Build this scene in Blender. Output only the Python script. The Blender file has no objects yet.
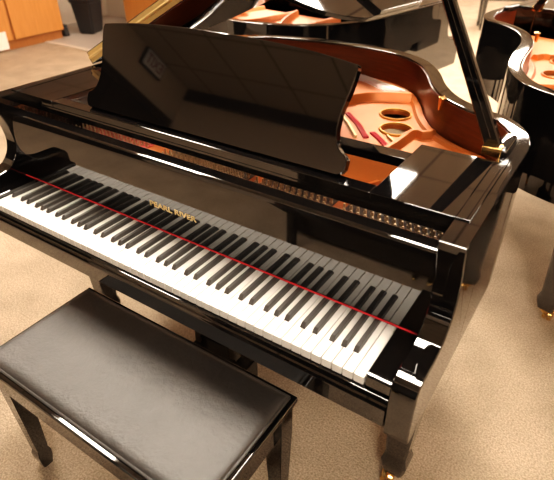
import bpy, bmesh, math, random
from mathutils import Vector, Matrix
random.seed(7)
C = bpy.context.scene.collection
KZ = 0.735                      # height of the white key tops above the floor
PI = math.pi

# ------------------------------------------------------------------ materials
def new_mat(name):
    m = bpy.data.materials.new(name); m.use_nodes = True
    nt = m.node_tree
    return m, nt, nt.nodes['Principled BSDF']

def mat(name, col, rough=.5, metal=0., ior=1.5, bump=None, var=None, coat=0., emit=None, aniso=None):
    m, nt, b = new_mat(name)
    b.inputs['Base Color'].default_value = (*col, 1)
    b.inputs['Roughness'].default_value = rough
    b.inputs['Metallic'].default_value = metal
    b.inputs['IOR'].default_value = ior
    b.inputs['Coat Weight'].default_value = coat
    b.inputs['Coat Roughness'].default_value = .06
    tc = None
    if var or bump:
        tc = nt.nodes.new('ShaderNodeTexCoord')
    if var:                     # (scale, second colour, contrast low, high, stretch)
        sc, col2, lo, hi, st = var
        mp = nt.nodes.new('ShaderNodeMapping'); mp.inputs['Scale'].default_value = st
        nz = nt.nodes.new('ShaderNodeTexNoise'); nz.inputs['Scale'].default_value = sc
        nz.inputs['Detail'].default_value = 6; nz.inputs['Roughness'].default_value = .65
        rp = nt.nodes.new('ShaderNodeValToRGB')
        rp.color_ramp.elements[0].position = lo; rp.color_ramp.elements[0].color = (*col, 1)
        rp.color_ramp.elements[1].position = hi; rp.color_ramp.elements[1].color = (*col2, 1)
        nt.links.new(tc.outputs['Object'], mp.inputs['Vector'])
        nt.links.new(mp.outputs['Vector'], nz.inputs['Vector'])
        nt.links.new(nz.outputs['Fac'], rp.inputs['Fac'])
        nt.links.new(rp.outputs['Color'], b.inputs['Base Color'])
    if bump:                    # (scale, strength, distance)
        nb = nt.nodes.new('ShaderNodeTexNoise'); nb.inputs['Scale'].default_value = bump[0]
        nb.inputs['Detail'].default_value = 8; nb.inputs['Roughness'].default_value = .7
        bp = nt.nodes.new('ShaderNodeBump'); bp.inputs['Strength'].default_value = bump[1]
        bp.inputs['Distance'].default_value = bump[2]
        nt.links.new(tc.outputs['Object'], nb.inputs['Vector'])
        nt.links.new(nb.outputs['Fac'], bp.inputs['Height'])
        nt.links.new(bp.outputs['Normal'], b.inputs['Normal'])
    if emit:
        b.inputs['Emission Color'].default_value = (*emit[0], 1)
        b.inputs['Emission Strength'].default_value = emit[1]
    return m

M = {}
M['lacquer'] = mat('black_lacquer', (.0035, .003, .003), .035, ior=1.93)
M['white'] = mat('ivory_key', (.70, .675, .635), .25, ior=1.5)
M['blackkey'] = mat('ebony_key', (.042, .037, .033), .42, ior=1.6)
M['felt'] = mat('red_felt', (.55, .022, .033), .9)
M['pinkfelt'] = mat('pink_felt', (.55, .10, .09), .9, bump=(300, .4, .002))
M['mahogany'] = mat('mahogany_veneer', (.080, .0145, .0036), .32, coat=.25,
                    var=(9, (.14, .030, .0065), .3, .75, (1, 1, 14)))
M['plate'] = mat('bronze_paint', (.50, .128, .024), .36, metal=.35,
                 var=(6, (.55, .155, .034), .35, .7, (1, 1, 1)), bump=(160, .08, .001))
M['sound'] = mat('spruce_soundboard', (.50, .36, .22), .5, var=(14, (.62, .47, .30), .3, .7, (1, 12, 1)))
M['brass'] = mat('brass', (.80, .52, .20), .22, metal=1.)
M['brass_dull'] = mat('brass_hinge', (.83, .60, .27), .38, metal=.75)
M['pinblock'] = mat('pin_field', (.055, .028, .016), .6, bump=(90, .2, .002))
M['ring'] = mat('gilt_ring', (.70, .32, .06), .3, metal=.6)
M['hitch'] = mat('crimson_felt', (.60, .035, .05), .9)
M['steel'] = mat('steel_string', (.55, .50, .44), .35, metal=.9)
M['copper'] = mat('copper_string', (.62, .30, .14), .4, metal=.8)
M['pin'] = mat('tuning_pin', (.55, .40, .25), .4, metal=.8)
M['damper'] = mat('dark_interior', (.012, .010, .009), .6)
M['leather'] = mat('bench_vinyl', (.026, .0225, .0205), .50, ior=1.8, bump=(55, .5, .006),
                   var=(9, (.043, .037, .034), .35, .7, (1, 1, 1)))
M['gold'] = mat('gold_lettering', (.90, .66, .30), .35, metal=.6)
M['oak'] = mat('oak_cabinet', (.50, .19, .045), .42, var=(5, (.62, .27, .075), .3, .75, (9, 9, .7)))
M['oak2'] = mat('oak_dark', (.30, .10, .024), .45, var=(5, (.38, .14, .035), .3, .75, (9, 9, .7)))
M['plastic'] = mat('dark_plastic', (.025, .024, .025), .5)
M['bag'] = mat('bin_liner', (.16, .15, .15), .3)
M['wall'] = mat('painted_wall', (.66, .56, .45), .85, bump=(60, .1, .002))
M['paper'] = mat('white_paper', (.85, .82, .76), .7)
M['darkdoor'] = mat('dark_door', (.016, .012, .010), .5)
M['doorframe'] = mat('door_frame', (.03, .022, .017), .5)
M['tile'] = mat('vinyl_tile', (.48, .42, .37), .35, var=(3, (.54, .48, .42), .3, .7, (1, 1, 1)))
M['edging'] = mat('edging', (.75, .66, .55), .5)
M['signface'] = mat('sign_face', (.75, .72, .66), .4, emit=((1, .9, .8), .12))
M['signred'] = mat('sign_red', (.25, .01, .01), .4)

def carpet_mat():
    m, nt, b = new_mat('beige_carpet')
    tc = nt.nodes.new('ShaderNodeTexCoord')
    n1 = nt.nodes.new('ShaderNodeTexNoise'); n1.inputs['Scale'].default_value = 5.5; n1.inputs['Detail'].default_value = 7
    n2 = nt.nodes.new('ShaderNodeTexNoise'); n2.inputs['Scale'].default_value = 170; n2.inputs['Detail'].default_value = 3
    n3 = nt.nodes.new('ShaderNodeTexNoise'); n3.inputs['Scale'].default_value = 55; n3.inputs['Detail'].default_value = 5
    r1 = nt.nodes.new('ShaderNodeValToRGB')
    r1.color_ramp.elements[0].position = .3; r1.color_ramp.elements[0].color = (.47, .365, .262, 1)
    r1.color_ramp.elements[1].position = .7; r1.color_ramp.elements[1].color = (.60, .465, .338, 1)
    r2 = nt.nodes.new('ShaderNodeValToRGB')
    r2.color_ramp.elements[0].position = .32; r2.color_ramp.elements[0].color = (.56, .54, .52, 1)
    r2.color_ramp.elements[1].position = .66; r2.color_ramp.elements[1].color = (1.22, 1.22, 1.22, 1)
    mx = nt.nodes.new('ShaderNodeMix'); mx.data_type = 'RGBA'; mx.blend_type = 'MULTIPLY'; mx.inputs['Factor'].default_value = .8
    bp = nt.nodes.new('ShaderNodeBump'); bp.inputs['Strength'].default_value = .7; bp.inputs['Distance'].default_value = .012
    ad = nt.nodes.new('ShaderNodeMath'); ad.operation = 'ADD'
    for n in (n1, n2, n3): nt.links.new(tc.outputs['Object'], n.inputs['Vector'])
    nt.links.new(n1.outputs['Fac'], r1.inputs['Fac']); nt.links.new(n2.outputs['Fac'], r2.inputs['Fac'])
    nt.links.new(r1.outputs['Color'], mx.inputs['A']); nt.links.new(r2.outputs['Color'], mx.inputs['B'])
    nt.links.new(mx.outputs['Result'], b.inputs['Base Color'])
    nt.links.new(n2.outputs['Fac'], ad.inputs[0]); nt.links.new(n3.outputs['Fac'], ad.inputs[1])
    nt.links.new(ad.outputs[0], bp.inputs['Height']); nt.links.new(bp.outputs['Normal'], b.inputs['Normal'])
    b.inputs['Roughness'].default_value = .95
    b.inputs['Specular IOR Level'].default_value = .1
    return m
M['carpet'] = carpet_mat()

def ceiling_mat():
    m, nt, b = new_mat('ceiling_tile')
    tc = nt.nodes.new('ShaderNodeTexCoord')
    sep = nt.nodes.new('ShaderNodeSeparateXYZ'); nt.links.new(tc.outputs['Object'], sep.inputs[0])
    def line(sock, pitch, off):
        a = nt.nodes.new('ShaderNodeMath'); a.operation = 'ADD'; a.inputs[1].default_value = off
        d = nt.nodes.new('ShaderNodeMath'); d.operation = 'PINGPONG'; d.inputs[1].default_value = pitch / 2
        l = nt.nodes.new('ShaderNodeMath'); l.operation = 'LESS_THAN'; l.inputs[1].default_value = .010
        nt.links.new(sock, a.inputs[0]); nt.links.new(a.outputs[0], d.inputs[0]); nt.links.new(d.outputs[0], l.inputs[0])
        return l.outputs[0]
    lx = line(sep.outputs['X'], .61, .4); ly = line(sep.outputs['Y'], .61, .1)
    mx = nt.nodes.new('ShaderNodeMath'); mx.operation = 'MAXIMUM'
    nt.links.new(lx, mx.inputs[0]); nt.links.new(ly, mx.inputs[1])
    mc = nt.nodes.new('ShaderNodeMix'); mc.data_type = 'RGBA'
    mc.inputs['A'].default_value = (.47, .405, .325, 1); mc.inputs['B'].default_value = (.16, .13, .10, 1)
    nt.links.new(mx.outputs[0], mc.inputs['Factor']); nt.links.new(mc.outputs['Result'], b.inputs['Base Color'])
    b.inputs['Roughness'].default_value = .9
    return m
M['ceiling'] = ceiling_mat()
M['light'] = mat('light_diffuser', (.9, .9, .9), .5, emit=((1.0, .88, .74), 48.0))

# ------------------------------------------------------------------ mesh helpers
def finish(bm, name, m, parent=None, loc=None, smooth=True, ang=38):
    bmesh.ops.recalc_face_normals(bm, faces=bm.faces)
    me = bpy.data.meshes.new(name); bm.to_mesh(me); bm.free()
    me.materials.append(m)
    if smooth:
        for p in me.polygons: p.use_smooth = True
        me.set_sharp_from_angle(angle=math.radians(ang))
    o = bpy.data.objects.new(name, me); C.objects.link(o)
    if smooth:
        wn = o.modifiers.new('weighted', 'WEIGHTED_NORMAL'); wn.keep_sharp = True; wn.weight = 90
    if parent: o.parent = parent
    if loc: o.location = loc
    return o

def add_box(bm, x0, x1, y0, y1, z0, z1, bev=0., seg=2):
    vs = [bm.verts.new((x, y, z)) for z in (z0, z1) for y in (y0, y1) for x in (x0, x1)]
    F = [(0, 2, 3, 1), (4, 5, 7, 6), (0, 1, 5, 4), (2, 6, 7, 3), (0, 4, 6, 2), (1, 3, 7, 5)]
    fs = [bm.faces.new([vs[i] for i in f]) for f in F]
    if bev > 0:
        es = list({e for f in fs for e in f.edges})
        bmesh.ops.bevel(bm, geom=es, offset=bev, segments=seg, profile=.5, affect='EDGES')
    return vs

def box(name, x0, x1, y0, y1, z0, z1, m, parent=None, bev=.002, seg=2):
    bm = bmesh.new(); add_box(bm, x0, x1, y0, y1, z0, z1, bev, seg)
    return finish(bm, name, m, parent)

def poly_inset(P, d):
    n = len(P); out = []
    A = sum(P[i][0]*P[(i+1) % n][1]-P[(i+1) % n][0]*P[i][1] for i in range(n))
    s = 1 if A > 0 else -1
    for i in range(n):
        p0, p, p1 = Vector(P[i-1]), Vector(P[i]), Vector(P[(i+1) % n])
        e0 = (p-p0).normalized(); e1 = (p1-p).normalized()
        n0 = Vector((-e0.y, e0.x))*s; n1 = Vector((-e1.y, e1.x))*s
        b = (n0+n1)
        if b.length < 1e-6: b = n0
        b.normalize(); k = max(.4, b.dot(n0))
        out.append(tuple(p+b*(d/k)))
    return out

def add_prism(bm, P, a, b, axis='z', bev=.0):
    """Closed polygon P extruded from a to b along an axis, with small chamfers at both ends."""
    def v(p, t):
        if axis == 'z': return (p[0], p[1], t)
        if axis == 'x': return (t, p[0], p[1])
        return (p[0], t, p[1])
    if bev > 0:
        Q = poly_inset(P, bev); rings = [(Q, a), (P, a+bev), (P, b-bev), (Q, b)]
    else: rings = [(P, a), (P, b)]
    R = [[bm.verts.new(v(p, t)) for p in ring] for ring, t in rings]
    n = len(P)
    for r0, r1 in zip(R, R[1:]):
        for i in range(n): bm.faces.new((r0[i], r0[(i+1) % n], r1[(i+1) % n], r1[i]))
    bm.faces.new(R[0][::-1]); bm.faces.new(R[-1])

def prism(name, P, a, b, m, parent=None, axis='z', bev=.0, ang=30):
    bm = bmesh.new(); add_prism(bm, P, a, b, axis, bev)
    return finish(bm, name, m, parent, ang=ang)

def add_lathe(bm, prof, cx, cy, n=20):
    R = [[bm.verts.new((cx+r*math.cos(2*PI*k/n), cy+r*math.sin(2*PI*k/n), z)) for k in range(n)] for r, z in prof]
    for a, b in zip(R, R[1:]):
        for k in range(n): bm.faces.new((a[k], a[(k+1) % n], b[(k+1) % n], b[k]))
    bm.faces.new(R[0][::-1]); bm.faces.new(R[-1])

def add_tube(bm, pts, r, n=6):
    pts = [Vector(p) for p in pts]; rings = []
    for i, p in enumerate(pts):
        d = (pts[min(i+1, len(pts)-1)]-pts[max(i-1, 0)]).normalized()
        u = d.cross(Vector((0, 0, 1)))
        if u.length < 1e-4: u = d.cross(Vector((1, 0, 0)))
        u.normalize(); w = d.cross(u)
        rings.append([bm.verts.new(p+(u*math.cos(2*PI*k/n)+w*math.sin(2*PI*k/n))*r) for k in range(n)])
    for a, b in zip(rings, rings[1:]):
        for k in range(n): bm.faces.new((a[k], a[(k+1) % n], b[(k+1) % n], b[k]))
    bm.faces.new(rings[0][::-1]); bm.faces.new(rings[-1])

def catmull(P, n=6):
    out = []
    for i in range(len(P)-1):
        p0 = Vector(P[max(i-1, 0)]); p1 = Vector(P[i]); p2 = Vector(P[i+1]); p3 = Vector(P[min(i+2, len(P)-1)])
        for k in range(n):
            t = k/n
            out.append(tuple(.5*((2*p1)+(p2-p0)*t+(2*p0-5*p1+4*p2-p3)*t*t+(3*p1-p0-3*p2+p3)*t**3)))
    out.append(tuple(P[-1])); return out

def resample(P, step):
    P = [Vector(p) for p in P]; out = [P[0].copy()]; acc = 0.
    for a, b in zip(P, P[1:]):
        L = (b-a).length; t = step-acc
        while t <= L:
            out.append(a+(b-a)*(t/L)); t += step
        acc = (acc+L) % step if L else acc
    if (out[-1]-P[-1]).length > step*.3: out.append(P[-1])
    else: out[-1] = P[-1]
    return [tuple(p) for p in out]

def normals2d(P):
    N = []
    for i in range(len(P)):
        d = Vector(P[min(i+1, len(P)-1)])-Vector(P[max(i-1, 0)]); d.normalize(); N.append(Vector((-d.y, d.x)))
    return N

def add_sweep(bm, P, section):
    """Sweep a closed section [(offset to the left of travel, z)] along the open plan path P."""
    N = normals2d(P)
    R = [[bm.verts.new((p[0]+n.x*o, p[1]+n.y*o, z)) for o, z in section] for p, n in zip(P, N)]
    k = len(section)
    for a, b in zip(R, R[1:]):
        for i in range(k): bm.faces.new((a[i], b[i], b[(i+1) % k], a[(i+1) % k]))
    bm.faces.new(R[0][::-1]); bm.faces.new(R[-1])

def offset_path(P, d):
    return [(p[0]+n.x*d, p[1]+n.y*d) for p, n in zip(P, normals2d(P))]

def curve_mesh(cu, name, m, parent):
    tmp = bpy.data.objects.new('tmp', cu); C.objects.link(tmp)
    dg = bpy.context.evaluated_depsgraph_get(); dg.update()
    me = bpy.data.meshes.new_from_object(tmp.evaluated_get(dg))
    bpy.data.objects.remove(tmp); bpy.data.curves.remove(cu)
    me.name = name; me.materials.clear(); me.materials.append(m)
    o = bpy.data.objects.new(name, me); C.objects.link(o)
    if parent: o.parent = parent
    return o

def plate_mesh(name, loops, z0, z1, m, parent, bev=.0015):
    cu = bpy.data.curves.new(name, 'CURVE'); cu.dimensions = '2D'; cu.fill_mode = 'BOTH'
    for L in loops:
        s = cu.splines.new('POLY'); s.points.add(len(L)-1)
        for q, p in zip(s.points, L): q.co = (p[0], p[1], 0, 1)
        s.use_cyclic_u = True
    cu.extrude = (z1-z0)/2-bev; cu.bevel_depth = bev
    o = curve_mesh(cu, name, m, parent)
    for v in o.data.vertices: v.co.z += (z0+z1)/2
    return o

def text_mesh(name, body, size, m, parent, extrude=.0004, width=None, align='CENTER'):
    cu = bpy.data.curves.new(name, 'FONT'); cu.body = body; cu.size = size; cu.extrude = extrude
    cu.align_x = align; cu.align_y = 'CENTER'; cu.offset = size*.008
    o = curve_mesh(cu, name, m, parent)
    if width:
        xs = [v.co.x for v in o.data.vertices]; k = width/(max(xs)-min(xs))
        for v in o.data.vertices: v.co.x *= k
    return o

def thing(name, label, cat, loc=(0, 0, 0), rz=0., group=None):
    o = bpy.data.objects.new(name, None); C.objects.link(o); o.empty_display_size = .1
    o.location = loc; o.rotation_euler = (0, 0, rz)
    o['label'] = label; o['category'] = cat
    if group: o['group'] = group
    return o
def tag(o, label, cat, group=None):
    o['label'] = label; o['category'] = cat
    if group: o['group'] = group
    return o
def struct(o): o['kind'] = 'structure'; return o
def link_copy(o, parent):
    c = o.copy(); C.objects.link(c); c.parent = parent; return c
def circle(cx, cy, r, n=28): return [(cx+r*math.cos(2*PI*k/n), cy+r*math.sin(2*PI*k/n)) for k in range(n)]

# ------------------------------------------------------------------ grand piano
XL, XR = -.105, 1.33            # outer faces of the case, bass and treble side
TOP, BOT = KZ+.27, KZ-.115
W = 1.2246/52                   # white key pitch
RT = .044                       # rim thickness

def outline(L):
    P = [(1.33, .30), (1.33, .40), (1.33, .50), (1.3305, .56), (1.325, .635), (1.300, .715), (1.243, .785), (1.160, .824), (1.083, .879),
         (1.015, .970), (.950, 1.097), (.879, 1.199), (.773, 1.275), (.641, 1.308), (.463, 1.315), (.30, 1.295), (.13, 1.235),
         (0, 1.13), (-.075, 1.0), (-.105, .85), (-.105, .70), (-.105, .5), (-.105, .30)]
    e = XR-1.33; k = [1, 1, 1, 1, 1, 1, .85, .5, .2]+[0]*14
    P = [(x+e*f_, y) for (x, y), f_ in zip(P, k)]
    P = [(x, y if y < .55 else .55+(y-.55)*L) for x, y in P]
    return resample(catmull(P, 8), .022)

WHITE_FEATURES = None
def leg_part(root, x, y, top):
    bm = bmesh.new()
    prof = [(.050, top), (.049, top-.05), (.043, .40), (.0315, .165), (.031, .150), (.0385, .122), (.0365, .100), (.028, .066)]
    R = []
    for r, z in prof:
        R.append([bm.verts.new((x+sx*r, y+sy*r, z)) for sx, sy in ((-1, -.8), (-.8, -1), (.8, -1), (1, -.8), (1, .8), (.8, 1), (-.8, 1), (-1, .8))])
    for a, b in zip(R, R[1:]):
        for k in range(8): bm.faces.new((a[k], a[(k+1) % 8], b[(k+1) % 8], b[k]))
    bm.faces.new(R[0]); bm.faces.new(R[-1][::-1])
    l = finish(bm, 'leg', M['lacquer'], root, ang=25)
    bm = bmesh.new()
    add_lathe(bm, [(.020, .068), (.024, .064), (.024, .054), (.014, .050), (.014, .040)], x, y, 16)
    n = 18; ox, oy = x-.012, y-.012
    for sd in (-1, 1):             # twin wheel
        a = [bm.verts.new((ox+sd*.004, oy+.026*math.cos(2*PI*k/n), .0265+.026*math.sin(2*PI*k/n))) for k in range(n)]
        b = [bm.verts.new((ox+sd*.016, oy+.0235*math.cos(2*PI*k/n), .0265+.0235*math.sin(2*PI*k/n))) for k in range(n)]
        for k in range(n): bm.faces.new((a[k], a[(k+1) % n], b[(k+1) % n], b[k]))
        bm.faces.new(a[::-1]); bm.faces.new(b)
    add_box(bm, ox-.019, ox+.019, oy-.005, oy+.005, .022, .050, .001, 1)
    cs = finish(bm, 'caster', M['brass'], root); cs.parent = l
    return l

ARM = [(.30, .27), (.118, .27), (.1160, .2690), (.1155, .2665), (.124, .235), (.142, .185), (.150, .135), (.1445, .100), (.128, .072), (.104, .054),
       (.072, .0465), (.036, .0455), (.012, .0445), (-.004, .0395), (-.0135, .026), (-.017, -.010), (-.0165, -.090), (-.010, -.112), (0, -.115), (.30, -.115)]

def build_grand(name, label, L=1.0, full=True, loc=(0, 0, 0), rz=0., lid_angle=27.5, rim_bot=BOT):
    root = thing(name, label, 'piano', loc, rz, 'black grand pianos in the showroom')
    lac = M['lacquer']
    out = outline(L)
    Y = lambda y: y if y < .55 else .55+(y-.55)*L
    # case rim
    bm = bmesh.new()
    add_sweep(bm, out, [(0, rim_bot), (0, TOP-.004), (.0012, TOP-.0012), (.004, TOP), (RT-.004, TOP), (RT-.0012, TOP-.0012), (RT, TOP-.004), (RT, rim_bot)])
    rim = finish(bm, 'rim', lac, root, ang=40)
    bm = bmesh.new()
    add_sweep(bm, [p for p in out if p[1] > .50], [(RT+.0003, KZ+.02), (RT+.0003, TOP-.007), (RT+.003, TOP-.007), (RT+.003, KZ+.02)])
    lin = finish(bm, 'inner_veneer', M['mahogany'], root, ang=40); lin.parent = rim
    # arms
    armp = catmull(ARM[2:15], 4)
    P = [ARM[0], ARM[1]]+armp+ARM[15:]
    P = [(y, z+KZ) for y, z in P]
    for a, b in ((XR-RT-.006, XR), (XL, XL+RT+.006)):
        prism('arm', P, a, b, lac, root, 'x', .0022, 28)
    # keybed, key blocks, key slip
    box('keybed', XL+.02, XR-.02, .004, .62, BOT+.022, KZ-.030, lac, root, .002)
    KP = [(.001, -.022), (.001, .006), (.004, .0105), (.012, .012), (.150, .012), (.150, -.022)]
    for a, b in ((XL+.052, -.0018), (1.2246+.0018, XR-.052)):
        prism('key_block', [(y, z+KZ) for y, z in KP], a, b, lac, root, 'x', .0015)
    SP = [(.03, -.0235), (-.001, -.0235), (-.005, -.0250), (-.0075, -.029), (-.0085, -.034), (-.0125, -.036), (-.0150, -.040), (-.0160, -.046), (-.0160, -.088),
          (-.012, -.0915), (.03, -.0915)]
    prism('key_slip', [(y, z+KZ) for y, z in SP], XL+.0515, XR-.0515, lac, root, 'x')
    # fallboard standing behind the keys
    FP = [(.1525, .0135), (.1525, .198), (.1527, .203), (.1532, .208), (.1542, .2125), (.1558, .2165), (.1582, .2195), (.1610, .2210), (.164, .2215), (.192, .2215), (.197, .219),
          (.199, .213), (.199, .196), (.172, .190), (.172, .0135)]
    fb = prism('fallboard', [(y, z+KZ) for y, z in FP], XL+.0515, XR-.0515, lac, root, 'x', 0, 22)
    if full:
        t = text_mesh('fallboard_lettering', 'PEARL RIVER', .0215, M['gold'], fb, .0003, .160)
        t.location = (.602, .1519, KZ+.0885); t.rotation_euler = (PI/2, 0, 0)
    bm = bmesh.new(); add_box(bm, XL+.053, XR-.053, .1492, .1535, KZ+.0124, KZ+.0147, .0006, 1)
    finish(bm, 'felt_strip', M['felt'], root)
    # keys
    nw = 52
    if full:
        bm = bmesh.new()
        add_box(bm, .0009, W-.0009, .0, .200, -.0205, 0, .0013, 2)
        k0 = finish(bm, 'white_key', M['white'], root); k0.location = (0, 0, KZ)
        for i in range(1, nw):
            k = link_copy(k0, root); k.location = (i*W, 0, KZ+random.uniform(-.0002, .0002))
        bm = bmesh.new()
        Rr = []
        for y, z, h in ((.0500, .0003, .0060), (.0515, .0035, .0058), (.0565, .0103, .0052), (.0590, .0118, .0049), (.200, .0118, .0049)):
            Rr.append([bm.verts.new(p) for p in ((-.0060, y, .0003), (-h, y, z-.0008), (-h+.0009, y, z), (h-.0009, y, z), (h, y, z-.0008), (.0060, y, .0003))])
        for a, b in zip(Rr, Rr[1:]):
            for j in range(6): bm.faces.new((a[j], a[(j+1) % 6], b[(j+1) % 6], b[j]))
        bm.faces.new(Rr[0]); bm.faces.new(Rr[-1][::-1])
        bmesh.ops.remove_doubles(bm, verts=bm.verts, dist=1e-5)
        b0 = finish(bm, 'black_key', M['blackkey'], root, ang=30)
        pos = [W]
        for o in range(7):
            base = (2+7*o)*W
            for kk, d in ((1, -.0030), (2, .0030), (4, -.0040), (5, 0), (6, .0040)): pos.append(base+kk*W+d)
        b0.location = (pos[0], 0, KZ)
        for x in pos[1:]:
            b = link_copy(b0, root); b.location = (x, 0, KZ)
    else:
        bm = bmesh.new()
        for i in range(nw): add_box(bm, i*W+.0005, (i+1)*W-.0005, 0, .2, KZ-.0205, KZ)
        o = finish(bm, 'white_key', M['white'], root); o['kind'] = 'stuff'
        bm = bmesh.new()
        for oc in range(7):
            for kk, d in ((1, -.003), (2, .003), (4, -.004), (5, 0), (6, .004)):
                x = (2+7*oc+kk)*W+d; add_box(bm, x-.0047, x+.0047, .053, .2, KZ, KZ+.0118)
        o = finish(bm, 'black_key', M['blackkey'], root); o['kind'] = 'stuff'
    # music desk frame lying on the rim
    zt = TOP+.002; zb = TOP-.018
    xi0, xi1 = XL+RT+.004, XR-RT-.004
    box('desk_platform', xi0, .112, .203, .487, zb, zt, lac, root, .0025)
    box('desk_platform', 1.112, xi1, .203, .487, zb, zt, lac, root, .0025)
    box('desk_rail', .1125, 1.1115, .203, .240, zb, zt, lac, root, .0025)
    box('desk_rail', .1125, 1.1115, .388, .432, zb-.004, zt-.002, lac, root, .0025)
    box('slide_rail', XR-RT-.0035, XR-.022, .203, .520, TOP-.001, TOP+.003, lac, root, .001)
    box('slide_rail', XL+.022, XL+RT+.0035, .203, .520, TOP-.001, TOP+.003, lac, root, .001)
    box('desk_lip', xi0, xi1, .2035, .2125, zt-.040, zb+.0005, lac, root, .0015)
    if full:
        # the music desk: a tilted board with an arched top and ogee ends
        half = [(0, 0), (.385, 0), (.394, .004), (.4005, .014), (.4005, .034), (.393, .043), (.383, .048), (.373, .057), (.366, .072), (.362, .092), (.362, .120), (.366, .145),
                (.371, .170), (.374, .195), (.3745, .213), (.372, .2215), (.34, .226), (.27, .2335), (.19, .239), (.10, .242), (0, .243)]
        pts = [(x, z) for x, z in half]
        allp = [(-x, z) for x, z in pts[::-1][1:]]
        P = pts+allp[:-1]
        dk = prism('music_desk', P, -.0105, .0105, lac, root, 'y', .002, 30)
        dk.location = (.6400, .2335, zt+.0008); dk.rotation_euler = (-math.radians(24.), 0, 0)
    # bronze painted iron plate, soundboard, strings
    inner = offset_path(out, RT+.005)
    inner = [p for p in inner if p[1] > .585]
    zp = KZ+.142
    def scaled(h): return [(x, Y(y)) for x, y in h]
    holes = [circle(.874, Y(.936), .047), circle(.927, Y(.815), .047)]
    holes += [circle(.40, Y(1.13), .05), circle(.13, Y(1.0), .05)]
    loops = [inner]+holes
    pl = plate_mesh('iron_plate', loops, zp, zp+.014, M['plate'], root)
    prism('front_plate', [(.335, KZ+.072), (.335, KZ+.088), (.545, KZ+.092), (.585, zp+.012), (.600, zp+.012), (.600, KZ+.072)], xi0, xi1, M['plate'], root, 'x').parent = pl
    for h in holes[:4]:
        cx = sum(p[0] for p in h)/len(h); cy = sum(p[1] for p in h)/len(h)
        bm = bmesh.new(); n = 32; R = []
        for r, z in ((.0465, zp+.006), (.0465, zp+.018), (.0480, zp+.020), (.0515, zp+.020), (.054, zp+.017), (.054, zp+.013)):
            R.append([bm.verts.new((cx+r*math.cos(2*PI*k/n), cy+r*math.sin(2*PI*k/n), z)) for k in range(n)])
        for a, b in zip(R, R[1:]+R[:1]):
            for k in range(n): bm.faces.new((a[k], a[(k+1) % n], b[(k+1) % n], b[k]))
        finish(bm, 'hole_ring', M['ring'] if full else M['plate'], pl)
    # raised flange following the rim, and the cast ribs
    bm = bmesh.new()
    ip = [p for p in offset_path(out, RT+.006) if p[1] > .62]
    add_sweep(bm, ip, [(0, zp+.010), (0, zp+.019), (.003, zp+.022), (.022, zp+.022), (.030, zp+.014), (.030, zp+.010)])
    finish(bm, 'plate_flange', M['plate'], pl, ang=30)
    def rib(pts, w, z0, z1):
        bm = bmesh.new(); p = resample(catmull(scaled(pts), 6), .02)
        add_sweep(bm, p, [(-w, z0), (-w*.55, z1-.004), (-w*.3, z1), (w*.3, z1), (w*.55, z1-.004), (w, z0)])
        return finish(bm, 'plate_rib', M['plate'], pl, ang=35)
    zq = zp+.012
    rib([(.655, .62), (.668, .80), (.676, .92), (.72, 1.015), (.79, 1.062), (.862, 1.098)], .020, zq, zq+.031)
    rib([(.965, .595), (.978, .70), (.985, .80), (1.020, .800), (1.035, .835)], .018, zq, zq+.023)
    rib([(.35, .60), (.345, .8), (.33, 1.0), (.32, 1.2)], .018, zq, zq+.036)
    rib([(.655, .62), (.53, .85), (.36, 1.02), (.10, 1.06)], .016, zq, zq+.036)
    bm = bmesh.new(); add_sweep(bm, resample(catmull([(1.0, .585), (.985, .545), (.962, .50), (.945, .44)], 6), .015), [(-.008, KZ+.088), (-.005, KZ+.112), (.005, KZ+.112), (.008, KZ+.088)])
    finish(bm, 'plate_rib', M['plate'], pl, ang=35)
    sb = [p for p in offset_path(out, RT+.004) if p[1] > .45]
    prism('soundboard', sb, KZ+.086, KZ+.092, M['sound'], root)
    if full:
        def strip(nm, pts, w, z0, z1, m):
            bm = bmesh.new(); p = resample(scaled(pts), .03)
            add_sweep(bm, p, [(-w, z0), (-w, z1-.001), (-w+.001, z1), (w-.001, z1), (w, z1-.001), (w, z0)])
            o = finish(bm, nm, m, pl); return o
        strip('hitch_felt', [(.735, .862), (.81, .79), (.876, .706)], .0085, zq, zq+.007, M['hitch'])
        strip('hitch_felt', [(.876, .752), (.918, .716), (.958, .675)], .0085, zq, zq+.007, M['hitch'])
        strip('hitch_felt', [(.56, 1.262), (.68, 1.205), (.775, 1.13)], .012, zq, zq+.007, M['hitch'])
        strip('hitch_felt', [(.745, 1.165), (.79, 1.15)], .018, zq, zq+.009, M['hitch'])
        strip('string_rest', [(.70, .86), (.78, .775), (.85, .69)], .004, zq, zq+.012, M['brass_dull'])
        strip('string_rest', [(.925, .75), (.975, .70)], .0025, zq, zq+.010, M['brass_dull'])
        # strings
        bm = bmesh.new()
        hitch = [(0.0, 1.0), (.15, 1.12), (.3, 1.19), (.48, 1.24), (.60, 1.10), (.70, .88), (.82, .76), (.95, .67), (1.24, .60)]
        def hy(x):
            for (x0, y0), (x1, y1) in zip(hitch, hitch[1:]):
                if x0 <= x <= x1: return y0+(y1-y0)*(x-x0)/(x1-x0)
            return .6 if x > 1 else 1.
        n = 150
        for i in range(n):
            x = -.035+1.27*i/(n-1)
            xe = max(0.02, min(1.24, x-.03+.10*(x < .3)))
            add_tube(bm, ([(x, .43, KZ+.110), (x, .575, zq+.006)] if x < .7 else [(x, .603, zq+.014)])+[ (x*.6+xe*.4, .62, zq+.020), (xe, Y(hy(xe)), zq+.014)], .0004 if x > .3 else .0009, 4)
        for i in range(26):            # the tail lengths beyond the bridge
            t = i/25; a = (.50+.02*t+.18*t, 1.215-.02*t+.02*t)
            add_tube(bm, [(.46+.30*t, Y(1.235-.115*t*t-.02), zq+.014), (.60+.235*t, Y(1.268-.105*t), zq+.012)], .0008, 4)
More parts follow.
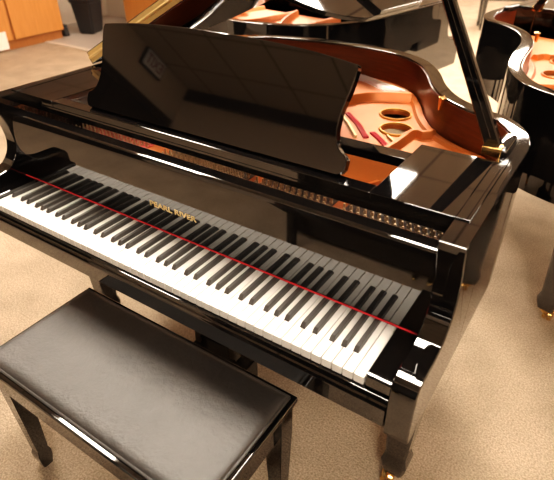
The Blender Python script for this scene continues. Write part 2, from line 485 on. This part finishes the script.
        s = finish(bm, 'strings', M['steel'], root); s['kind'] = 'stuff'
        # tuning pins in their field
        bm = bmesh.new()
        add_lathe(bm, [(.0052, 0), (.0052, .008), (.0033, .0085), (.0033, .024), (.0027, .027)], 0, 0, 8)
        p0 = finish(bm, 'tuning_pin', M['pin'], root, ang=40)
        spots = []
        for r in range(6):
            for c in range(66):
                x = -.035+1.27*(c+.5*(r % 2))/66
                if .262 < x < .352 or .665 < x < .705 or .935 < x < .968 or x > 1.255: continue
                spots.append((x, 0.362+.021*r, KZ+.0905))
        spots.sort(key=lambda p: (p[0]-1.45)**2+(p[1]+.63)**2)
        p0.location = spots[0]
        for sp in spots[1:100]:
            q = link_copy(p0, root); q.location = sp
        bm = bmesh.new()
        for sp in spots[100:]:
            add_lathe(bm, [(.0052, sp[2]), (.0052, sp[2]+.008), (.0033, sp[2]+.0085), (.0033, sp[2]+.024), (.0027, sp[2]+.027)], sp[0], sp[1], 8)
        o = finish(bm, 'tuning_pins', M['pin'], root, ang=40); o['kind'] = 'stuff'
        for a_, b_ in ((.352, .665), (.705, .935), (.968, 1.262)):
            box('pin_field', a_, b_, .346, .500, KZ+.086, KZ+.0922, M['pinblock'], pl, .001)
        box('pin_felt', -.045, .262, .346, .490, KZ+.0865, KZ+.0925, M['pinkfelt'], pl, .001)
        box('action_cover', xi0+.002, xi1-.002, .205, .330, KZ+.075, KZ+.080, M['damper'], root, .001)
    # lid hinged along the bass side
    a = math.radians(lid_angle)
    lid_y = .530
    lo = [(x-XL, y) for x, y in offset_path(out, -.016) if y > lid_y]
    lo = [(XR-XL+.016, lid_y)]+[(max(0, x), y) for x, y in lo]+[(0, lid_y)]
    bm = bmesh.new(); add_prism(bm, lo, 0, .021, 'z', .002)
    lid = finish(bm, 'lid', lac, root, ang=30)
    lid.location = (XL, 0, TOP+.001); lid.rotation_euler = (0, -a, 0)
    fl = box('front_flap', .0, XR-XL, lid_y, lid_y+.37, .0225, .0435, lac, lid, .002)
    bm = bmesh.new()
    add_box(bm, .008, XR-XL-.01, lid_y-.0035, lid_y-.0003, .004, .0185, .0005, 1)
    add_box(bm, .008, XR-XL-.01, lid_y-.0035, lid_y-.0003, .0255, .0395, .0005, 1)
    add_tube(bm, [(.008, lid_y-.005, .0217), (XR-XL-.01, lid_y-.005, .0217)], .0045, 10)
    finish(bm, 'lid_hinge', M['brass_dull'], lid)
    # prop
    if full: b0 = Vector((1.253, .548, KZ+.268))
    else: b0 = Vector((1.253, .565, KZ+.268))
    dirx, dirz = -.443, .896
    # where it meets the lid underside
    ta, tn = math.tan(a), 0
    s = ((TOP+.001)+(b0.x-XL)*ta-b0.z)/(dirz-dirx*ta)-.012
    P = [(-.006, 0), (.030, 0), (-.001, s), (-.017, s)]
    bm = bmesh.new()
    add_prism(bm, P, -.011, .011, 'y', .0035)
    add_prism(bm, [(.007, .03), (.014, .03), (-.007, s-.03), (-.011, s-.03)], -.0135, -.0105, 'y', .001)
    pr = finish(bm, 'lid_prop', lac, root, ang=30)
    pr.location = b0; pr.rotation_euler = (0, -math.atan2(-dirx, dirz), 0)
    bm = bmesh.new(); add_box(bm, -.022, .022, -.016, .016, -.006, .016, .003, 2)
    cup = finish(bm, 'prop_socket', M['brass'], root); cup.location = (b0.x+.010, b0.y-.020, TOP+.003)
    bm = bmesh.new(); add_box(bm, -.016, .016, -.05, .06, -.012, .014, .007, 3)
    pb = finish(bm, 'prop_block', lac, root); pb.location = (XR-.050, b0.y+.02, TOP+.003)
    # brass hook on the inner rim
    bm = bmesh.new(); add_prism(bm, [(-.012, .0), (.012, 0), (.010, -.012), (.003, -.034), (-.003, -.034), (-.010, -.012)], -.008, .002, 'y', .001)
    add_box(bm, -.013, .013, -.010, .010, 0, .005, .0015, 1)
    hk = finish(bm, 'lid_hook', M['brass'], root); hk.location = (1.043, Y(.847), TOP-.004); hk.rotation_euler = (0, 0, math.radians(-53))
    for bx_ in (.22, .58, .92):
        box('back_post', bx_-.035, bx_+.035, .621, Y(1.16 if bx_ < .8 else 1.0), KZ-.10, KZ+.085, M['damper'], root, .003)
    # legs, lyre
    leg_part(root, 1.249, .300, BOT+.022); leg_part(root, -.008, .300, BOT+.022); leg_part(root, .553 if L > 1.2 else .48, 1.46 if L > 1.2 else Y(1.02), KZ+.085)
    ly = bmesh.new()
    for sx in (-1, 1):
        add_prism(ly, [(.612+sx*.055-.016, BOT+.02), (.612+sx*.055+.016, BOT+.02), (.612+sx*.075+.014, .20), (.612+sx*.075-.014, .20)], .245, .275, 'y', .003)
    add_box(ly, .495, .729, .215, .325, .115, .205, .006)
    lyre = finish(ly, 'pedal_lyre', lac, root, ang=30)
    for px in (.545, .612, .679):
        bm = bmesh.new()
        add_prism(bm, [(px-.012, .22), (px+.012, .22), (px+.017, .15), (px+.012, .125), (px-.012, .125), (px-.017, .15)], .085, .094, 'z', .002)
        finish(bm, 'pedal', M['brass'], lyre)
    return root

grand = build_grand('grand_piano', 'glossy black grand piano in front with open keyboard, red felt strip and raised music desk')
XR = 1.42                       # the piano on the right is a wider model
grand2 = build_grand('grand_piano', 'black grand piano at the right edge, its curved tail turned to the front piano', 1.60, False,
                     (2.437, 2.684, 0), math.radians(166), rim_bot=KZ-.05)
grand2.scale = (1.06, 1.06, 1)
XR = 1.33
grand3 = build_grand('grand_piano', 'black grand piano at the back behind the raised music desk of the front piano', 1.10, False,
                     (.457, 2.707, 0), math.radians(170))

# ------------------------------------------------------------------ bench
def build_bench(label, loc=(0, 0, 0), rz=0):
    """Bench centred on its root, 0.765 x 0.365, seat 0.485 high."""
    r = thing('piano_bench', label, 'bench', loc, rz, 'black piano benches')
    hx, hy, zt = .3825, .1835, .486
    bm = bmesh.new()
    # apron ring
    for s in (-1, 1):
        add_box(bm, -hx+.02, hx-.02, s*(hy-.024)-.009, s*(hy-.024)+.009, .365, .452, .001, 1)
        add_box(bm, s*(hx-.024)-.009, s*(hx-.024)+.009, -hy+.034, hy-.034, .365, .452, .001, 1)
    finish(bm, 'apron', M['lacquer'], r)
    box('seat_frame', -hx, hx, -hy, hy, .450, .468, M['lacquer'], r, .005, 3)
    # padded seat
    bm = bmesh.new(); nx, ny = 40, 20
    hx2, hy2 = hx-.016, hy-.016
    def hz(u, v):
        d = min((1-abs(u))*hx2, (1-abs(v))*hy2)
        t = max(0, min(1, d/.022)); return .4685+.0145*math.sqrt(max(0, 1-(1-t)**2))+.0035*(1-u*u)*(1-v*v)
    def grid(n):
        g = []
        for i in range(n+1):
            t = -1+2*i/n; g.append(math.copysign(1-(1-abs(t))**1.7, t) if abs(t) > 0 else 0.)
        return g
    gx, gy = grid(nx), grid(ny)
    vv = [[bm.verts.new((u*hx2, v*hy2, hz(u, v))) for v in gy] for u in gx]
    for i in range(nx):
        for j in range(ny): bm.faces.new((vv[i][j], vv[i+1][j], vv[i+1][j+1], vv[i][j+1]))
    finish(bm, 'seat_cushion', M['leather'], r, ang=80)
    bm = bmesh.new()
    e = .004
    loop = [(-hx2, -hy2), (hx2, -hy2), (hx2, hy2), (-hx2, hy2), (-hx2, -hy2)]
    for a, b in zip(loop, loop[1:]): add_tube(bm, [(a[0], a[1], .4705), (b[0], b[1], .4705)], e, 8)
    finish(bm, 'piping', M['leather'], r)
    for sx in (-1, 1):
        for sy in (-1, 1):
            cx, cy = sx*(hx-.029), sy*(hy-.046)
            bm = bmesh.new(); R = []
            for h, z in ((.026, .450), (.026, .36), (.0175, .085), (.0172, .075), (.0215, .060), (.0205, .035), (.0150, .0)):
                R.append([bm.verts.new((cx+ax*h, cy+ay*h, z)) for ax, ay in ((-1, -1), (1, -1), (1, 1), (-1, 1))])
            for a, b in zip(R, R[1:]):
                for k in range(4): bm.faces.new((a[k], a[(k+1) % 4], b[(k+1) % 4], b[k]))
            bm.faces.new(R[0]); bm.faces.new(R[-1][::-1])
            es = [ed for ed in bm.edges if abs(ed.verts[0].co.z-ed.verts[1].co.z) > .004]
            bmesh.ops.bevel(bm, geom=es, offset=.002, segments=2, affect='EDGES')
            finish(bm, 'leg', M['lacquer'], r, ang=25)
    return r
bench = build_bench('black padded piano bench standing at the keyboard in the foreground', (.660, -.1165, 0))
bench.scale = (1, 1, 1.042)
bench2 = build_bench('distant black piano bench far behind the lid prop, mostly out of frame', (-.02, 7.15, 0), math.radians(22))

# ------------------------------------------------------------------ upright piano behind the player (seen mirrored in the fallboard)
up = thing('upright_piano', 'black upright piano behind the player, seen only mirrored in the dark fallboard', 'piano', (1.03, -.97, 0))
L_ = M['lacquer']
bm = bmesh.new()
for sx in (-1, 1): add_box(bm, sx*.735-.02, sx*.735+.02, -.42, -.02, .03, 1.19, .003)
add_box(bm, -.715, .715, -.42, -.38, .03, 1.19, .002); add_box(bm, -.715, .715, -.38, -.02, .03, .09, .002)
finish(bm, 'case', L_, up)
box('lower_panel', -.713, .713, -.025, .0, .092, .60, L_, up, .003)
box('upper_panel', -.713, .713, -.10, -.075, .76, 1.18, L_, up, .003)
box('top_lid', -.77, .77, -.44, -.01, 1.192, 1.215, L_, up, .004)
box('keybed', -.75, .75, -.07, .10, .605, .67, L_, up, .004)
box('key_lid', -.71, .71, -.07, .085, .672, .755, L_, up, .012, 3)
for sx in (-1, 1):
    bm = bmesh.new(); add_prism(bm, [(sx*.722-.024, .602), (sx*.722+.024, .602), (sx*.722+.018, .0), (sx*.722-.018, .0)], .045, .09, 'y', .003)
    finish(bm, 'leg', L_, up, ang=30)
for px in (-.07, 0, .07):
    bm = bmesh.new(); add_prism(bm, [(px-.010, -.01), (px+.010, -.01), (px+.014, .055), (px+.008, .08), (px-.008, .08), (px-.014, .055)], .06, .07, 'z', .002)
    finish(bm, 'pedal', M['brass'], up)

# ------------------------------------------------------------------ cabinet, bin, box
X0 = -4.62
cab = thing('wooden_cabinet', 'orange oak cabinet along the left wall beside the waste bin', 'cabinet', (X0, 2.7, 0))
bm = bmesh.new(); add_box(bm, -.6, -.022, -1.2, .885, .10, 2.1, .003); finish(bm, 'carcass', M['oak2'], cab)
box('plinth', -.6, -.05, -1.18, .87, 0, .10, M['oak2'], cab, .002)
for y0, y1 in ((-1.19, -.40), (-.39, .175), (.205, .875)):
    d = box('door', -.021, 0, y0, y1, .115, 2.08, M['oak'], cab, .003)
    box('handle', .001, .018, y1-.06, y1-.045, 1.0, 1.14, M['steel'], d, .003)
nb = box('white_panel', 0, .012, -.19, .19, -.095, .095, M['paper'], None, .001)
nb.name = 'white_panel'; nb.location = (X0+.002, 2.60, .125)
tag(nb, 'white panel at the foot of the oak cabinet, cut by the left frame edge', 'panel')

wb = thing('waste_bin', 'dark grey plastic waste bin on the pale tiles beside the oak cabinet', 'bin', (-4.62, 3.99, 0), math.radians(20))
def taper(name, bx, by, tx, ty, z0, z1, m, parent, bev=.012):
    bm = bmesh.new(); vs = add_box(bm, -1, 1, -1, 1, z0, z1)
    for v in bm.verts:
        k = (bx, by) if v.co.z < (z0+z1)/2 else (tx, ty); v.co.x *= k[0]; v.co.y *= k[1]
    bmesh.ops.bevel(bm, geom=list(bm.edges), offset=bev, segments=2, affect='EDGES')
    return finish(bm, name, m, parent)
taper('body', .105, .13, .14, .165, 0, .40, M['plastic'], wb, .02)
taper('rim', .150, .176, .150, .176, .385, .43, M['plastic'], wb, .008)
taper('liner', .135, .160, .142, .168, .428, .45, M['bag'], wb, .008)
sbx = thing('floor_box', 'small dark box on the floor between oak cabinet and waste bin', 'box', (-4.735, 3.66, 0))
sbx.scale = (.75, .75, .75)
taper('body', .07, .05, .055, .04, 0, .17, M['plastic'], sbx, .012)
taper('lid', .062, .047, .058, .043, .17, .19, M['plastic'], sbx, .006)
cb2 = thing('tall_cupboard', 'tall orange wood cupboard to the right of the waste bin', 'cupboard', (-4.02, 4.38, 0))
box('carcass', -.34, 1.5, .022, .5, .06, 2.1, M['oak2'], cb2, .003)
for x0, x1 in ((-.335, .27), (.28, .885), (.895, 1.495)):
    box('door', x0, x1, 0, .021, .075, 2.08, M['oak'], cb2, .003)
box('plinth', -.32, 1.48, .04, .5, 0, .06, M['oak2'], cb2, .002)

# ------------------------------------------------------------------ room
RX0, RX1, RY0, RY1, RH = -5.35, 5.2, -3.05, 10.5, 2.635
AX, AY = -2.6, -.55             # the wall that jogs in on the left, behind the player
def slab(name, x0, x1, y0, y1, z0, z1, m): return struct(box(name, x0, x1, y0, y1, z0, z1, m, None, 0))
slab('floor', RX0-.1, RX1+.1, RY0-.1, RY1+.1, -.1, 0, M['carpet'])
slab('ceiling', RX0-.1, RX1+.1, RY0-.1, RY1+.1, RH, RH+.1, M['ceiling'])
slab('wall_left', RX0-.1, RX0, AY, RY1+.1, 0, RH, M['wall'])
slab('wall_right', RX1, RX1+.1, RY0-.1, RY1+.1, 0, RH, M['wall'])
slab('wall_back', RX0, RX1, RY1, RY1+.1, 0, RH, M['wall'])
slab('wall_front', AX, RX1, RY0-.1, RY0, 0, RH, M['wall'])
slab('wall_side', AX-.1, AX, RY0-.1, AY, 0, RH, M['wall'])
slab('wall_return', RX0, AX-.1, AY-.1, AY, 0, RH, M['wall'])
slab('wall_corner', RX0, -4.45, 4.90, 5.0, 0, RH, M['wall'])
slab('trim_1', AX+.002, RX1-.002, RY0+.001, RY0+.03, RH-.14, RH-.001, M['doorframe'])
d1 = bpy.data.objects.new('door_1', None); C.objects.link(d1); d1['kind'] = 'structure'
bm = bmesh.new()
add_box(bm, AX+.001, AX+.05, -2.98, -2.90, 0, 2.20, .002, 1); add_box(bm, AX+.001, AX+.05, -1.18, -1.10, 0, 2.20, .002, 1); add_box(bm, AX+.001, AX+.05, -2.90, -1.18, 2.12, 2.20, .002, 1)
finish(bm, 'door_frame', M['doorframe'], d1)
for y0, y1 in ((-2.898, -2.042), (-2.038, -1.182)):
    l = box('door_leaf', AX+.002, AX+.03, y0, y1, .005, 2.118, M['darkdoor'], d1, .002)
# tiled strip of floor past the carpet edge
slab('floor_tiles', -5.34, -1.9, 3.36, 4.9, .0005, .004, M['tile'])
slab('trim_2', -4.69, -1.86, 3.30, 3.36, .0005, .008, M['edging'])

ex = thing('exit_sign', 'black framed exit sign above the dark doors, mirrored in the music desk', 'sign', (AX, -2.40, 2.535), PI/2)
box('housing', -.165, .165, -.045, -.002, -.10, .09, M['plastic'], ex, .006)
f = box('face', -.15, .15, -.0475, -.0455, -.085, .075, M['signface'], ex, .0)
t = text_mesh('sign_lettering', 'EXIT', .15, M['signred'], ex, .001, .25); t.parent = f
t.location = (0, -.0485, -.008); t.rotation_euler = (PI/2, 0, 0)

k = 0
places = {(0, 0): 'over the oak cabinet side, nearest row', }
for (x, y, ltxt) in ((-.10, 2.95, 'above the tail of the front piano'), (2.45, 2.95, 'above the right edge piano'), (-2.55, 4.55, 'near the tall cupboard'),
                     (1.0, .75, 'above the front keyboard'), (2.3, -1.75, 'added unseen behind the player on the right to brighten walls and floor'), (-.88, .62, 'to the left of the front keyboard'),  # panel behind the player is an added, unseen fill for walls and floor
                     (.78, 4.80, 'over the gap between the two rear pianos'), (2.45, 5.6, 'at the far right'), (-2.55, 5.6, 'at the far left'), (-.1, 8.2, 'near the back wall'), (2.45, 8.2, 'near the back wall on the right')):
    t = thing('ceiling_light', 'white fluorescent ceiling panel '+ltxt, 'ceiling light', (x, y, RH), 0, 'ceiling light panels')
    box('frame', -.305, .305, -.61, .61, -.012, -.001, M['paper'], t, .001)
    box('diffuser', -.285, .285, -.59, .59, -.016, -.0125, M['light'], t, 0)

# ------------------------------------------------------------------ world, camera
wd = bpy.data.worlds.new('world'); bpy.context.scene.world = wd; wd.use_nodes = True
wd.node_tree.nodes['Background'].inputs['Color'].default_value = (1, .85, .7, 1)
wd.node_tree.nodes['Background'].inputs['Strength'].default_value = .05

cam = bpy.data.cameras.new('camera'); co = bpy.data.objects.new('camera', cam); C.objects.link(co)
R = [[0.8322457973169382, 0.5543837256944761, -0.005061376631491782],
     [0.30642503946752486, -0.4675778413549709, -0.8291409153220888],
     [-0.4620288173216253, 0.6884981096262628, -0.5590167484122839]]
pos = Vector((1.451104630000492, -0.6312004061894404, 0.7548642114640378+KZ))
m3 = Matrix((R[0], [-v for v in R[1]], [-v for v in R[2]])).transposed()
co.matrix_world = Matrix.Translation(pos) @ m3.to_4x4()
cam.sensor_width = 36; cam.lens = 508.086*36/554; cam.clip_start = .05
cam.dof.use_dof = True; cam.dof.focus_distance = 1.35; cam.dof.aperture_fstop = 4.5
bpy.context.scene.camera = co

sc = bpy.context.scene
sc.view_settings.view_transform = 'Standard'
sc.view_settings.look = 'None'
sc.view_settings.exposure = 0.0
sc.view_settings.use_curve_mapping = True
cm = sc.view_settings.curve_mapping
cc = cm.curves[3]
for px_, py_ in ((.02, .012), (.07, .056), (.17, .168), (.45, .475)): cc.points.new(px_, py_)
cm.update()
sc.cycles.use_denoising = True
sc.cycles.max_bounces = 10
sc.cycles.glossy_bounces = 6
sc.cycles.sample_clamp_indirect = 8
